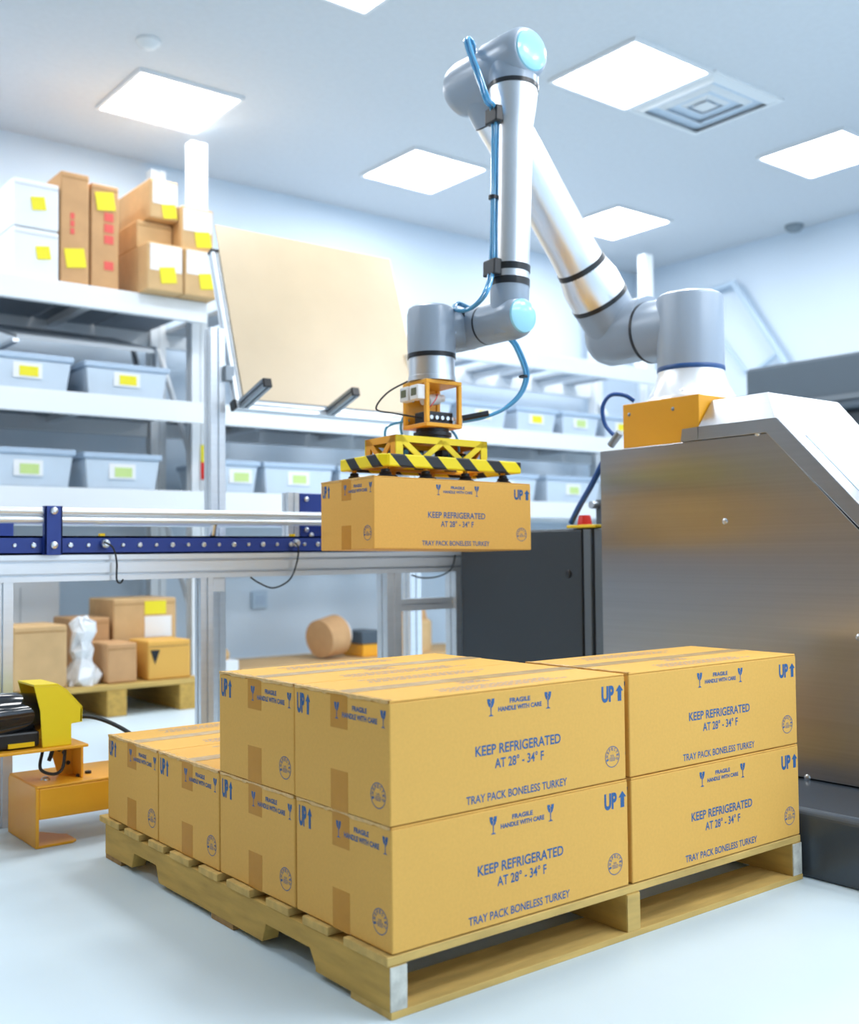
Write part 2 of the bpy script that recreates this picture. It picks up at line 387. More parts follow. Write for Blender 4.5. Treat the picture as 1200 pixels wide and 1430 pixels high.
def carton(label, loc, rot=(0,0,0), sc=1., group='turkey cartons on the pallet'):
    t = thing('carton', label, 'carton', loc, rot, group); t.scale = (sc, sc, sc)
    for n, me, bv in CM:
        o_ = link(n, me, t, bv)
        if n == 'top_print': o_['kind'] = 'stuff'
    return t
D = math.radians
def stack(ix, iy, lev, label, dx=0., dy=0., rz=0.):
    x = ix*(L+GAP)+L/2+dx; y = iy*WD+WD/2+dy
    return carton(label, (x, y, Z0+lev*HB), (0, 0, D(rz)))
stack(0, 0, 0, 'lower carton at the near corner of the pallet, under the other corner carton', .002)
stack(0, 0, 1, 'upper carton at the near corner of the stack, its long side facing front', -.001, 0, .15)
stack(0, 1, 0, 'lower carton second from the near corner along the left side, under another carton', .001, .001, -.1)
stack(0, 1, 1, 'upper carton second from the near corner along the left side', 0, .0015, .1)
stack(0, 2, 0, 'bottom carton third from the near corner along the left, nothing stacked on it', 0, .002, 0)
stack(0, 3, 0, 'bottom carton at the far left end of the pallet, beside the orange bracket', 0, .0035, 0)
stack(1, 0, 0, 'lower carton at the right end of the pallet, under another carton', 0, -.001, 0)
stack(1, 0, 1, 'upper carton at the right end of the stack, beside the steel machine', .001, .001, -.1)

# carton lifted by the gripper
KS = .945; BO = Vector((.614, .910, .7995)); BR = (D(-.71), D(.74), D(-2.97))
Rm = Matrix.Rotation(BR[2], 3, 'Z') @ Matrix.Rotation(BR[1], 3, 'Y') @ Matrix.Rotation(BR[0], 3, 'X')
bc = BO + Rm @ Vector((L*KS/2, WD*KS/2, 0))
carton('carton hanging in the air under the yellow vacuum gripper', bc, BR, KS, 'turkey cartons on the pallet')
GT = bc + Rm @ Vector((0, 0, HB*KS))          # top centre of the lifted carton

# ================================================================ vacuum gripper
t = thing('vacuum_gripper', 'yellow and black vacuum gripper with suction cups on the robot wrist', 'gripper', GT, BR)
def g(name, mb, material, parent=None, **k): return mb.build(name, material, parent or t, **k)
# suction cups
for gx in (-.205, -.065, .08, .225):
    for gy in (-.085, .085):
        c = g('suction_cup', MB().lathe((gx, gy, .001), (0, 0, 1), [(0, .025), (.004, .026), (.010, .017), (.013, .019), (.018, .013), (.024, .013), (.026, .009)], 20), 'black_plastic', smooth=True)
        g('stem', MB().lathe((gx, gy, .026), (0, 0, 1), [(0, .007), (.012, .007), (.012, .011), (.02, .011)], 12), 'orange', c, smooth=True)
# orange carrier grid above the cups
mb = MB()
for gy in (-.085, .085): mb.box(-.212, .25, gy-.012, gy+.012, .040, .047)
for gx in (-.205, -.065, .08, .225): mb.box(gx-.012, gx+.012, -.11, .11, .046, .052)
g('carrier_frame', mb, 'orange')
# striped bumper: four bars, outer corners cut
x0, x1, y0, y1, z0, z1, th = -.235, .272, -.118, .118, .032, .068, .022
cc = .02
def bar(poly): return MB().prism([(x, y, z0) for x, y in poly], (0, 0, z1-z0))
g('bumper_bar', bar([(x0+cc, y0), (x1, y0), (x1, y0+th), (x0+cc, y0+th)]), 'hazard', bevel=.004)
g('bumper_bar', bar([(x0, y0+cc), (x0+cc, y0), (x0+cc+.003, y0+th), (x0+th, y0+th+.004), (x0+th, y1), (x0, y1)]), 'hazard', bevel=.004)
g('bumper_bar', bar([(x0+th, y1-th), (x1, y1-th), (x1, y1), (x0+th, y1)]), 'hazard', bevel=.004)
g('bumper_bar', bar([(x1-th, y0+th), (x1, y0+th), (x1, y1-th), (x1-th, y1-th)]), 'hazard', bevel=.004)
# truss panels (real cut-outs)
fx0, fx1, fy0, fy1, fz0, fz1 = -.168, .165, -.085, .085, .052, .128
def truss(u0, u1, n, fn):
    mb = MB(); hgt = fz1-fz0; r = .014
    def bar2(a, b_, wd):
        dx, dz = b_[0]-a[0], b_[1]-a[1]; l = math.hypot(dx, dz); nx, nz = -dz/l*wd/2, dx/l*wd/2
        q = [(a[0]+nx, a[1]+nz), (b_[0]+nx, b_[1]+nz), (b_[0]-nx, b_[1]-nz), (a[0]-nx, a[1]-nz)]
        mb.prism([fn(u, z, 0) for u, z in q], Vector(fn(0, 0, 1))-Vector(fn(0, 0, 0)))
    bar2((u0, fz1-.010), (u1, fz1-.010), .020); bar2((u0, fz0+.007), (u1, fz0+.007), .014)
    bar2((u0+.012, fz0), (u0+.012, fz1), .024); bar2((u1-.012, fz0), (u1-.012, fz1), .024)
    a0, a1 = u0+.02, u1-.02
    for i in range(n):
        ua, ub = a0+(a1-a0)*i/n, a0+(a1-a0)*(i+1)/n
        if i % 2 == 0: bar2((ua, fz1-.012), (ub, fz0+.008), .017)
        else: bar2((ua, fz0+.008), (ub, fz1-.012), .017)
    return mb
g('truss_panel', truss(fx0, fx1, 4, lambda u, z, d: (u, fy0+d*.005, z)), 'yellow_hi')
g('truss_panel', truss(fx0, fx1, 4, lambda u, z, d: (u, fy1-d*.005, z)), 'yellow_hi')
g('truss_panel', truss(fy0+.006, fy1-.006, 2, lambda u, z, d: (fx0+d*.005, u, z)), 'orange')
g('truss_panel', truss(fy0+.006, fy1-.006, 2, lambda u, z, d: (fx1-d*.005, u, z)), 'orange')
g('top_plate', MB().box(fx0+.006, fx1-.006, fy0+.006, fy1-.006, fz1-.006, fz1-.001), 'orange')
for i, (vx, vy) in enumerate(((-.12, -.02), (-.04, .02), (.05, -.03), (.12, .02))):
    v_ = g('valve_block', MB().box(vx-.03, vx+.03, vy-.02, vy+.02, .056, .098), 'black_plastic', bevel=.003)
    g('valve_fitting', MB().cyl((vx, vy-.02, .08), (vx, vy-.045, .08), .008, 12), 'hose', v_, smooth=True)
# black rotary mount and tool cube
ax = Vector((.917, 1.03, 0))-GT; ax = Matrix.Rotation(-BR[2], 3, 'Z') @ ax; cxg, cyg = ax.x, ax.y
dz = fz1
g('rotary_mount', MB().lathe((cxg, cyg, dz), (0, 0, 1), [(0, .052), (.010, .052), (.011, .058), (.022, .058), (.024, .050), (.034, .050)], 32), 'black_plastic', smooth=True)
cz0, cz1 = dz+.034, dz+.175; cw, cd = .066, .062
th = .013
cube = g('tool_cube', MB().box(cxg-cw, cxg+cw, cyg-cd, cyg+cd, cz0, cz0+.012), 'orange', bevel=.002)
for sx in (-1, 1):
    for sy in (-1, 1): g('corner_post', MB().box(cxg+sx*cw-th*(sx > 0), cxg+sx*cw+th*(sx < 0), cyg+sy*cd-th*(sy > 0), cyg+sy*cd+th*(sy < 0), cz0+.012, cz1-.012), 'orange', cube, bevel=.002)
g('upper_plate', MB().box(cxg-cw, cxg+cw, cyg-cd, cyg+cd, cz1-.012, cz1), 'orange', cube, bevel=.002)
g('rear_wall', MB().box(cxg-cw+.013, cxg+cw-.013, cyg+cd-.008, cyg+cd-.002, cz0+.012, cz1-.012), 'orange', cube)
g('manifold', MB().box(cxg-.045, cxg+.052, cyg-.035, cyg+.03, cz0+.013, cz0+.05), 'black_plastic', cube, bevel=.003)
for i in range(5): g('fitting', MB().cyl((cxg-.035+i*.02, cyg-.036, cz0+.03), (cxg-.035+i*.02, cyg-.046, cz0+.03), .006, 12), 'zinc', cube, smooth=True)
g('valve_body', MB().lathe((cxg-.03, cyg+.01, cz0+.085), (1, 0, .2), [(0, .012), (.02, .012), (.02, .017), (.06, .017), (.06, .011), (.08, .011)], 16), 'white_plastic', cube, smooth=True)
g('wire', MB().tube([(cxg-.03, cyg-.01, cz0+.05), (cxg-.01, cyg-.03, cz0+.085), (cxg+.02, cyg, cz0+.11)], .0018, 6), 'red', cube, smooth=True)
for dxg, dyg in ((-.028, -.036), (-.066+.0, .018)):
    px_ = cxg-cw-.014; py_ = cyg+dyg
    s_ = g('pressure_gauge', MB().box(px_-.012, px_+.016, py_-.02, py_+.022, cz1-.062, cz1-.018), 'white_plastic', cube, bevel=.003)
    g('gauge_screen', MB().box(px_-.0135, px_-.0115, py_-.012, py_+.014, cz1-.050, cz1-.028), 'lcd', s_)
    q = bpy.data.objects
g('air_hose', MB().tube([(cxg-.05, cyg+.05, cz0+.03), (cxg-.10, cyg+.10, cz0+.01), (cxg-.10, cyg+.09, cz0-.05), (cxg-.07, cyg+.05, cz0-.09)], .004, 8), 'hose', smooth=True)
g('air_hose', MB().tube([(cxg-.03, cyg+.05, cz0+.10), (cxg-.055, cyg+.09, cz0+.02), (cxg-.05, cyg+.06, cz0-.05)], .004, 8), 'hose', smooth=True)
g('air_hose', MB().tube([(cxg+.05, cyg, cz0+.02), (cxg+.075, cyg-.02, cz0-.02), (cxg+.085, cyg-.02, cz0-.065)], .004, 8), 'hose', smooth=True)
g('signal_cable', MB().tube([(cxg-.055, cyg+.03, cz1+.01), (cxg-.12, cyg+.06, cz1-.03), (cxg-.15, cyg+.08, cz1-.08), (cxg-.11, cyg+.04, cz0+.045), (cxg-.04, cyg-.01, cz0+.03)], .0028, 8), 'cable', smooth=True)

# ================================================================ steel robot cart
XP = 1.5
t = thing('robot_cart', 'brushed stainless steel machine base that carries the robot arm', 'machine', (1.85, .3, 0)); w = World(t)
w.part('floor_base', MB().prism([(1.232, -.5, 0), (1.232, -.5, .150), (1.245, -.5, .162), (1.56, -.5, .172), (2.2, -.5, .172), (2.2, -.5, 0)], (0, 1.33, 0)), 'base_dark', bevel=.006)
sp_ = w.part('side_panel', MB().prism([(XP, .889, .174), (XP, .889, 1.112), (XP, .26, 1.112), (XP, -.31, .52), (XP, -.31, .174)], (.5, 0, 0)), 'steel', bevel=.002)
uvl = sp_.data.uv_layers.new(name='grain')
for lp in sp_.data.loops: c_ = sp_.data.vertices[lp.vertex_index].co; uvl.data[lp.index].uv = (c_.y+c_.x, c_.z)
A0, A1, A2 = (1.492, .492, 1.152), (1.492, .226, 1.152), (1.492, -.33, .57)
L0, L1, L2 = (1.492, .494, 1.1128), (1.492, .262, 1.1128), (1.492, -.33, .52)
T0, T1 = (1.56, .49, 1.237), (1.56, .296, 1.237)
XB = 1.93
bA0, bA1, bA2, bL0, bL2, bT0, bT1 = (XB, .492, 1.152), (XB, .226, 1.152), (XB, -.33, .57), (XB, .494, 1.1128), (XB, -.33, .52), (XB, .49, 1.237), (XB, .30, 1.237)
bL1 = (XB, .262, 1.1128)
vs = [A0, A1, A2, L0, L1, L2, T0, T1, bA0, bA1, bA2, bL0, bL1, bL2, bT0, bT1]
fs = [(3,4,1,0), (4,5,2,1), (0,1,7,6), (6,7,15,14), (1,2,10,9), (1,9,15,7), (0,6,14,8), (3,0,8,11), (5,13,10,2), (8,14,15,9), (8,9,12,11), (9,10,13,12), (3,11,12,4), (4,12,13,5)]
cover = w.part('cover', MB().add(vs, fs), 'steel_cover', bevel=.003)
w.part('cover_lip', MB().prism([(1.492, .4925, 1.1128), (1.492, .556, 1.1128), (1.492, .550, 1.150), (1.492, .4925, 1.152)], (.011, 0, 0)), 'steel_cover', cover)
sd = (Vector(A2)-Vector(A1)).normalized()
def onslope(u, x): p = Vector(A1)+sd*u; return Vector((x, p.y, p.z))
nrm = Vector((0, -sd.z, sd.y)); nrm = nrm if nrm.z > 0 else -nrm
def slab(u0, u1, xa, xb, hgt, extra=0): 
    q = [onslope(u0, xa), onslope(u0, xb), onslope(u1, xb), onslope(u1, xa)]
    return MB().prism([p-nrm*.001 for p in q], nrm*(hgt+.001))
w.part('cover_slot', slab(.07, .55, 1.555, 1.568, .0012), 'pale_blue', cover)
F = Flat(); F.ring(0, 0, .92, 1.0, 40); F.poly([(-1.1, -1.35), (1.6, -1.45), (1.6, -1.38), (-1.1, -1.28)])
for k in range(14):
    a0_, a1_ = math.pi*(.62+.9*k/14), math.pi*(.62+.9*(k+1)/14)
    F.poly([(-.95+.55*math.cos(a0_)*1.0, .55*math.sin(a0_)), (-.95+.55*math.cos(a1_), .55*math.sin(a1_)), (-.95+.49*math.cos(a1_), .49*math.sin(a1_)), (-.95+.49*math.cos(a0_), .49*math.sin(a0_))])
mb = F.to(lambda a, b_: onslope(.21-b_*.034, 1.755+a*.05)+nrm*.0006)
w.part('logo_outline', mb, 'pale_blue', cover)
for x, y in ((1058, 605), (1013, 728), (1128, 1086), (1200, 890)):
    p = PXX(x, y, XP); w.part('bolt', MB().lathe((XP+.001, p.y, p.z), (-1, 0, 0), [(0, .009), (.003, .009), (.006, .006), (.007, .002)], 14), 'zinc', smooth=True)
w.part('bolt', MB().lathe((1.32, .12, .164), (0, 0, 1), [(0, .008), (.004, .007), (.006, .003)], 14), 'zinc', smooth=True)
# orange robot plinth
t = thing('robot_plinth', 'orange box plinth under the white robot base', 'plinth', (1.69, .65, 1.112)); w = World(t)
w.part('plinth_body', MB().box(1.505, 1.875, .497, .793, 1.1125, 1.252), 'orange', bevel=.002)
for x, y in ((879, 579), (940, 571)):
    p = PXX(x, y, 1.505); w.part('screw', MB().lathe((1.506, p.y, p.z), (-1, 0, 0), [(0, .006), (.002, .006), (.003, .004)], 12), 'alu_dark', smooth=True)
# hose behind the plinth
t = thing('air_hose_loop', 'blue air hose looping up beside the orange plinth', 'hose', PY(850, 620, 1.0))
w = World(t)
pts = [PXX(886, 560, 1.62), PXX(872, 552, 1.6), PXX(853, 552, 1.58), PXX(842, 568, 1.57), PXX(845, 592, 1.57), PXX(858, 608, 1.57)]
w.part('hose', MB().tube(pts, .007, 10), 'hose_dark', smooth=True)
w.part('coupling', MB().cyl(PXX(853, 622, 1.57), PXX(866, 604, 1.57), .013, 12), 'alu_dark', smooth=True)

# ================================================================ dark control cabinet
XC = 1.58
t = thing('control_cabinet', 'dark grey metal control cabinet behind the carton stack', 'cabinet', (XC+.3, 1.35, 0)); w = World(t)
w.part('cabinet_body', MB().box(XC+.03, XC+.48, .93, 1.70, 0, .866), 'cabinet', bevel=.004)
d_ = w.part('door', MB().box(XC, XC+.026, 1.055, 1.695, .02, .860), 'cabinet', bevel=.003)
w.part('lock', MB().lathe((XC, 1.118, .71), (-1, 0, 0), [(0, .014), (.004, .014), (.006, .010)], 16), 'black_plastic', d_, smooth=True)
w.part('side_trim', MB().box(XC+.004, XC+.03, 1.015, 1.05, .02, .862), 'cabinet_edge', bevel=.003)
w.part('side_trim', MB().box(XC+.010, XC+.03, .945, 1.005, .02, .864), 'cabinet_edge', bevel=.003)
t = thing('emergency_stop', 'red emergency stop button on a yellow plate, on top of the cabinet', 'button', (XC+.05, 1.06, .866)); w = World(t)
w.part('plate', MB().box(XC+.0, XC+.10, .99, 1.125, .867, .878), 'yellow', bevel=.003)
w.part('push_button', MB().lathe((XC+.05, 1.085, .878), (0, 0, 1), [(0, .026), (.03, .021), (.034, .018)], 20), 'red', smooth=True)
t = thing('mounting_bracket', 'grey bracket plate with a round knob behind the emergency stop', 'bracket', (XC+.3, 1.1, .866)); w = World(t)
w.part('plate', MB().box(XC+.22, XC+.235, .93, 1.19, .867, .975), 'cabinet_edge', bevel=.002)
w.part('knob', MB().cyl((XC+.22, 1.185, .955), (XC+.19, 1.185, .955), .014, 16), 'zinc', smooth=True)
t = thing('power_cable', 'thick blue cable slanting from the steel cart to the cabinet top', 'cable', (XC+.05, 1.1, .868)); w = World(t)
w.part('cable_jacket', MB().tube([PXX(842, 646, 1.56), PXX(826, 678, 1.58), PXX(810, 706, 1.6), PXX(798, 730, 1.62)], .010, 10), 'hose_dark', smooth=True)

# ================================================================ robot arm
RB = Vector((1.70, .675, 1.253))
t = thing('industrial_robot', 'grey and silver jointed robot arm lifting a carton', 'robot', RB); w = World(t)
yx = Vector((0, 1, 0)); xx = Vector((1, 0, 0)); zz = Vector((0, 0, 1))
w.part('base', MB().lathe(RB, zz, [(0, .146), (.012, .146), (.02, .140), (.06, .118), (.095, .107), (.105, .106)], 48), 'base_white', smooth=True)
for k in range(6):
    a = 2*math.pi*k/6+.45; p = RB+Vector((math.cos(a)*.122, math.sin(a)*.122, .012))
    w.part('base_boss', MB().lathe(p, zz, [(0, .014), (.02, .014), (.026, .010)], 14), 'base_white', smooth=True)
w.part('joint_ring', MB().lathe(RB+zz*.105, zz, [(0, .106), (.002, .1075), (.014, .1075), (.016, .106)], 48), 'ring_blue', smooth=True)
JZ = 1.515; SH = Vector((RB.x, RB.y, JZ))
mb = MB(); mb.lathe(RB+zz*.121, zz, [(0, .106), (.218, .106), (.228, .1035), (.231, .099)], 48)
mb.lathe(SH, yx, [(0, .095), (.155, .103), (.160, .101)], 48)
w.part('shoulder_housing', mb, 'robot_grey', smooth=True)
w.part('shoulder_cap', MB().lathe(RB+zz*.352, zz, [(0, .097), (.003, .095)], 48), 'base_white', smooth=True)
YU, YFm = .99, .835
w.part('joint_ring', MB().lathe(SH+yx*.160, yx, [(0, .103), (.010, .103)], 48), 'ring_black', smooth=True)
UA = Vector((RB.x+.012, YU, JZ+.022)); EL = Vector((1.090, YU, 2.254)); EF = Vector((1.090, YFm, 2.270)); W1 = Vector((1.058, YFm, 1.478))
ud = (EL-UA).normalized(); UL = (EL-UA).length; fd = (W1-EF).normalized(); FL = (W1-EF).length
mb = MB(); mb.lathe(Vector((UA.x, SH.y+.170, UA.z)), yx, [(0, .104), (.10, .107), (.185, .105), (.218, .092), (.232, .07), (.236, .03)], 48)
mb.lathe(UA, ud, [(-.03, .095), (.135, .0985)], 48)
w.part('upper_arm_housing', mb, 'robot_grey', smooth=True)
w.part('joint_ring', MB().lathe(UA+ud*.135, ud, [(0, .1005), (.016, .1005)], 48), 'ring_black', smooth=True)
w.part('upper_arm_tube', MB().lathe(UA+ud*.151, ud, [(0, .099), (.06, .099), (.13, .083), (.20, .080), (UL-.40, .079), (UL-.33, .079), (UL-.26, .08)], 48), 'silver', smooth=True)
w.part('joint_ring', MB().lathe(UA+ud*(UL-.115), ud, [(0, .083), (.014, .083)], 48), 'ring_black', smooth=True)
# strap clamps on the upper arm
w.part('hose_strap', MB().lathe(UA+ud*.265, ud, [(0, .0865), (.02, .0855)], 40), 'ring_black', smooth=True)
side = ud.cross(yx).normalized(); side = side if side.z > 0 else -side
p = UA+ud*.275+side*.088
w.part('hose_clip', MB().obox(p, ud, side, yx, .012, .014, .02), 'black_plastic', bevel=.003)
# elbow: upper-arm end and forearm head
mb = MB(); mb.lathe(EL, -ud, [(-.02, .075), (.11, .084)], 48)
mb.lathe(Vector((EL.x, YU+.115, EL.z)), -yx, [(0, .03), (.006, .06), (.03, .080), (.06, .086), (.19, .084)], 48)
w.part('elbow_housing', mb, 'robot_grey', smooth=True)
mb = MB(); mb.lathe(Vector((EF.x, YFm+.085, EF.z)), -yx, [(0, .080), (.085, .080), (.138, .077), (.156, .068), (.160, .062)], 48)
mb.lathe(EF, fd, [(-.055, .045), (-.045, .060), (-.02, .074), (.085, .075)], 48)
w.part('forearm_head', mb, 'robot_grey', smooth=True)
w.part('joint_cap', MB().lathe(Vector((EF.x, YFm-.074, EF.z)), -yx, [(0, .061), (.006, .058), (.010, .045), (.012, .02)], 40), 'cap_cyan', smooth=True)
w.part('joint_ring', MB().lathe(EF+fd*.085, fd, [(0, .0765), (.013, .0765)], 48), 'ring_black', smooth=True)
w.part('forearm_tube', MB().lathe(EF+fd*.098, fd, [(0, .074), (.05, .070), (.11, .0615), (.16, .060), (FL-.30, .0585), (FL-.215, .0575)], 48), 'silver', smooth=True)
w.part('joint_ring', MB().lathe(EF+fd*(FL-.117), fd, [(0, .0595), (.022, .0595)], 48), 'ring_black', smooth=True)
# wrist
mb = MB(); mb.lathe(W1, -fd, [(-.055, .035), (-.05, .045), (-.02, .057), (.095, .0585)], 48)
mb.lathe(Vector((W1.x, YFm+.095, W1.z)), -yx, [(0, .061), (.10, .062), (.135, .060), (.150, .052), (.153, .048)], 48)
w.part('forearm_end_housing', mb, 'robot_grey', smooth=True)
w.part('joint_cap', MB().lathe(Vector((W1.x, YFm-.057, W1.z)), -yx, [(0, .051), (.006, .049), (.010, .04), (.012, .015)], 40), 'cap_cyan', smooth=True)
w.part('joint_ring', MB().lathe(Vector((W1.x, YFm+.095, W1.z)), yx, [(0, .0615), (.007, .0615)], 48), 'ring_black', smooth=True)
W2 = Vector((1.058, 1.03, 1.476)); W3 = Vector((.917, 1.03, 1.472))
mb = MB(); mb.lathe(Vector((W1.x, YFm+.102, W1.z)), yx, [(0, .0605), (.13, .062), (.17, .060), (.19, .050), (.194, .03)], 48)
mb.lathe(W2, -xx, [(-.062, .03), (-.05, .045), (-.03, .055), (.0, .0605), (.045, .0605)], 48)
w.part('wrist_housing', mb, 'robot_grey', smooth=True)
w.part('joint_ring', MB().lathe(W2-xx*.045, -xx, [(0, .0625), (.010, .0625)], 48), 'ring_black', smooth=True)
mb = MB(); mb.lathe(W3+xx*.098, -xx, [(0, .061), (.098, .063)], 48)
mb.lathe(Vector((W3.x, W3.y, 1.386)), zz, [(0, .0735), (.12, .0735), (.138, .069), (.146, .058), (.148, .05)], 48)
w.part('wrist_housing', mb, 'robot_grey', smooth=True)
w.part('joint_ring', MB().lathe(Vector((W3.x, W3.y, 1.372)), zz, [(0, .0735), (.014, .0735)], 48), 'ring_black', smooth=True)
ztop = GT.z+dz+.175
w.part('tool_flange', MB().lathe(Vector((W3.x, W3.y, ztop+.002)), zz, [(0, .0725), (.014, .0725), (.015, .0705), (1.372-ztop-.002, .0705)], 48), 'silver', smooth=True)
# hose clips on the forearm
lf = Vector((-.62, -.60, 0)).normalized(); lf = Vector((-.97, .12, 0)).normalized(); lt = Vector((lf.y, -lf.x, 0))
for s_, rr in ((.175, .0635), (FL-.158, .0605)):
    p = EF+fd*s_
    w.part('hose_strap', MB().lathe(p, fd, [(0, rr), (.02, rr-.0008)], 40), 'ring_black', smooth=True)
    w.part('hose_clip', MB().obox(p+fd*.012+lf*(rr+.004), fd, lf, lt, .024, .014, .03), 'black_plastic', bevel=.004)
pm = EF+fd*.43+lf*.066
w.part('cable_tie', MB().lathe(pm+fd*0, fd, [(0, .014), (.010, .014)], 14), 'black_plastic', smooth=True)
c1 = EF+fd*.187+lf*.070; c2 = EF+fd*(FL-.146)+lf*.068
for off, r_ in (((.0, .0), .006), ((.016, .0), .0055)):
    o2 = lt*(-off[0]+.006)
    pts = [EL+Vector((-.05, -.02, .035)), EL+Vector((-.075, -.06, .075)), PY(652, 55, 0.945)+o2, PY(657, 75, 0.905)+o2, PY(668, 105, 0.845)+o2, PY(680, 140, 0.810)+o2, c1+o2, pm+o2*.5, c2+o2, PY(676, 412, 0.815)+o2, PY(655, 432, 0.905)+o2, PY(636, 432, 0.975)+o2*.4, PY(640, 424, 1.025)+o2*.5, PY(668, 436, 0.945)]
    w.part('air_hose', MB().tube(pts, r_, 10), 'hose', smooth=True)
for dx_ in (0, .012):
    pts = [PY(706, 470, 0.845), PY(718, 482, 0.855), PY(731, 512, 0.875), PY(733, 530, 0.885), PY(724, 552, 0.905), PY(703, 571, 0.930), PY(675, 583, 0.960), PY(650, 588, 0.990), PY(640, 588, 1.005)]
    w.part('air_hose', MB().tube([p+Vector((dx_, 0, dx_*.3)) for p in pts], .0055, 10), 'hose', smooth=True)
w.part('hose_coupling', MB().cyl(PY(646, 590, .985), PY(635, 590, 1.0), .012, 14), 'zinc', smooth=True)
w.part('hose_coupling', MB().cyl(PY(682, 577, .945), PY(646, 584, .985), .009, 14), 'black_plastic', smooth=True)
w.part('cable_tie', MB().lathe(PY(731, 527, .88), (0, .1, 1), [(0, .014), (.005, .014)], 14), 'black_plastic', smooth=True)
# line along the upper arm
w.part('air_hose', MB().tube([UA+ud*.275+side*.092, UA+ud*.5+side*.09, UA+ud*.70+side*.09, EL-ud*.10+side*.10, EL+side*.10+Vector((-.02, -.02, .0)), EL+Vector((-.05, -.02, .035))], .006, 10), 'hose', smooth=True)
# ================================================================ roller conveyor
YC = 1.75; YK = 2.25
t = thing('roller_conveyor', 'roller conveyor with blue side rails on an aluminium profile frame', 'conveyor', (.5, 2.0, 0)); w = World(t)
XA, XZ = -.75, 1.668
for y in (YC+.02, YK-.02):
    w.part('frame_beam', MB().extr((XA, y, .752), (XZ, y, .752), (0, 1, 0), .04, .08, 1, 2, .009, .017), 'alu')
for x in (XA+.02, XZ-.02, .53):
    w.part('cross_beam', MB().extr((x, YC+.04, .752), (x, YK-.04, .752), (1, 0, 0), .04, .08, 1, 2), 'alu')
w.part('end_plate', MB().box(XZ, XZ+.014, YC-.006, YC+.05, .70, .79), 'alu_dark', bevel=.002)
def leg(x, y, s_, z1=.712): return MB().extr((x, y, 0), (x, y, z1), (1, 0, 0), s_, s_)
for x, y, s_ in ((-.125, YC+.035, .065), (.532, YC+.025, .045), (1.30, YC+.035, .066), (1.633, YC+.035, .066), (-.125, YK-.035, .065), (1.90-.28, YK+.02-.055, .066)):
    w.part('leg', leg(x, y, s_), 'alu')
w.part('cross_bar', MB().extr((1.333, YC+.035, .590), (1.60, YC+.035, .590), (0, 1, 0), .04, .045), 'alu')
w.part('gusset', MB().box(.556, .60, YC+.006, YC+.045, .665, .712), 'alu', bevel=.002)
# blue side channels
ZB0, ZB1 = .793, .850
ch = w.part('side_channel', MB().box(XA, XZ-.02, YC+.004, YC+.012, ZB0, ZB1).box(XA, XZ-.02, YC+.004, YC+.035, ZB1-.006, ZB1).box(XA, XZ-.02, YC+.004, YC+.035, ZB0, ZB0+.006), 'blue_paint')
w.part('side_channel', MB().box(XA, XZ-.02, YK-.012, YK-.004, ZB0, ZB1).box(XA, XZ-.02, YK-.035, YK-.004, ZB1-.006, ZB1), 'blue_paint')
axle = None
k = 0; x = -.70
while x < XZ-.04:
    r = .0085 if k % 2 == 0 else .006
    w.part('axle_bolt', MB().lathe((x, YC+.004, .822), (0, -1, 0), [(0, r), (.004, r), (.0055, r*.7)], 6 if k % 2 == 0 else 12), 'zinc', ch)
    if k % 2 == 0:
        w.part('roller', MB().cyl((x, YC+.036, .826), (x, YK-.036, .826), .0245, 20), 'zinc', smooth=True)
    x += .0555; k += 1
# guide rail on blue brackets
for z in (.924, .899):
    w.part('guide_rail', MB().lathe((XA, YC+.0, z), (1, 0, 0), [(0, .0118), (XZ-XA-.05, .0118)], 16), 'alu', smooth=True)
w.part('guide_rail', MB().lathe((XA, YK, .912), (1, 0, 0), [(0, .018), (XZ-XA-.05, .018)], 16), 'alu', smooth=True)
for x in (.018, -.62):
    bk = w.part('rail_bracket', MB().box(x-.026, x+.026, YC-.022, YC-.014, .792, .940).box(x-.026, x-.020, YC-.022, YC+.004, .792, .940).box(x+.020, x+.026, YC-.022, YC+.004, .792, .940), 'blue_paint', bevel=.0015)
    for z in (.925, .822): w.part('bolt', MB().lathe((x, YC-.022, z), (0, -1, 0), [(0, .011), (.005, .011), (.007, .007)], 16), 'zinc', bk, smooth=True)
w.part('rail_bracket', MB().box(-.02, .05, YK-.03, YK-.02, .80, .92), 'blue_paint')
w.part('rail_support', MB().cyl((.56, YC+.02, .85), (.56, YC+.005, .89), .012, 12), 'zinc', smooth=True)
# blue stop block near the lifted carton
w.part('stop_post', MB().extr((.905, YC+.09, .80), (.905, YC+.09, 1.008), (1, 0, 0), .045, .045), 'alu')
st = w.part('stop_plate', MB().box(.93, 1.06, YC+.066, YC+.08, .835, 1.006), 'blue_paint', bevel=.002)
for x, z in ((.955, .985), (1.035, .985), (.955, .875), (.975, .855)): w.part('bolt', MB().lathe((x, YC+.066, z), (0, -1, 0), [(0, .009), (.006, .009), (.008, .005)], 14), 'zinc', st, smooth=True)
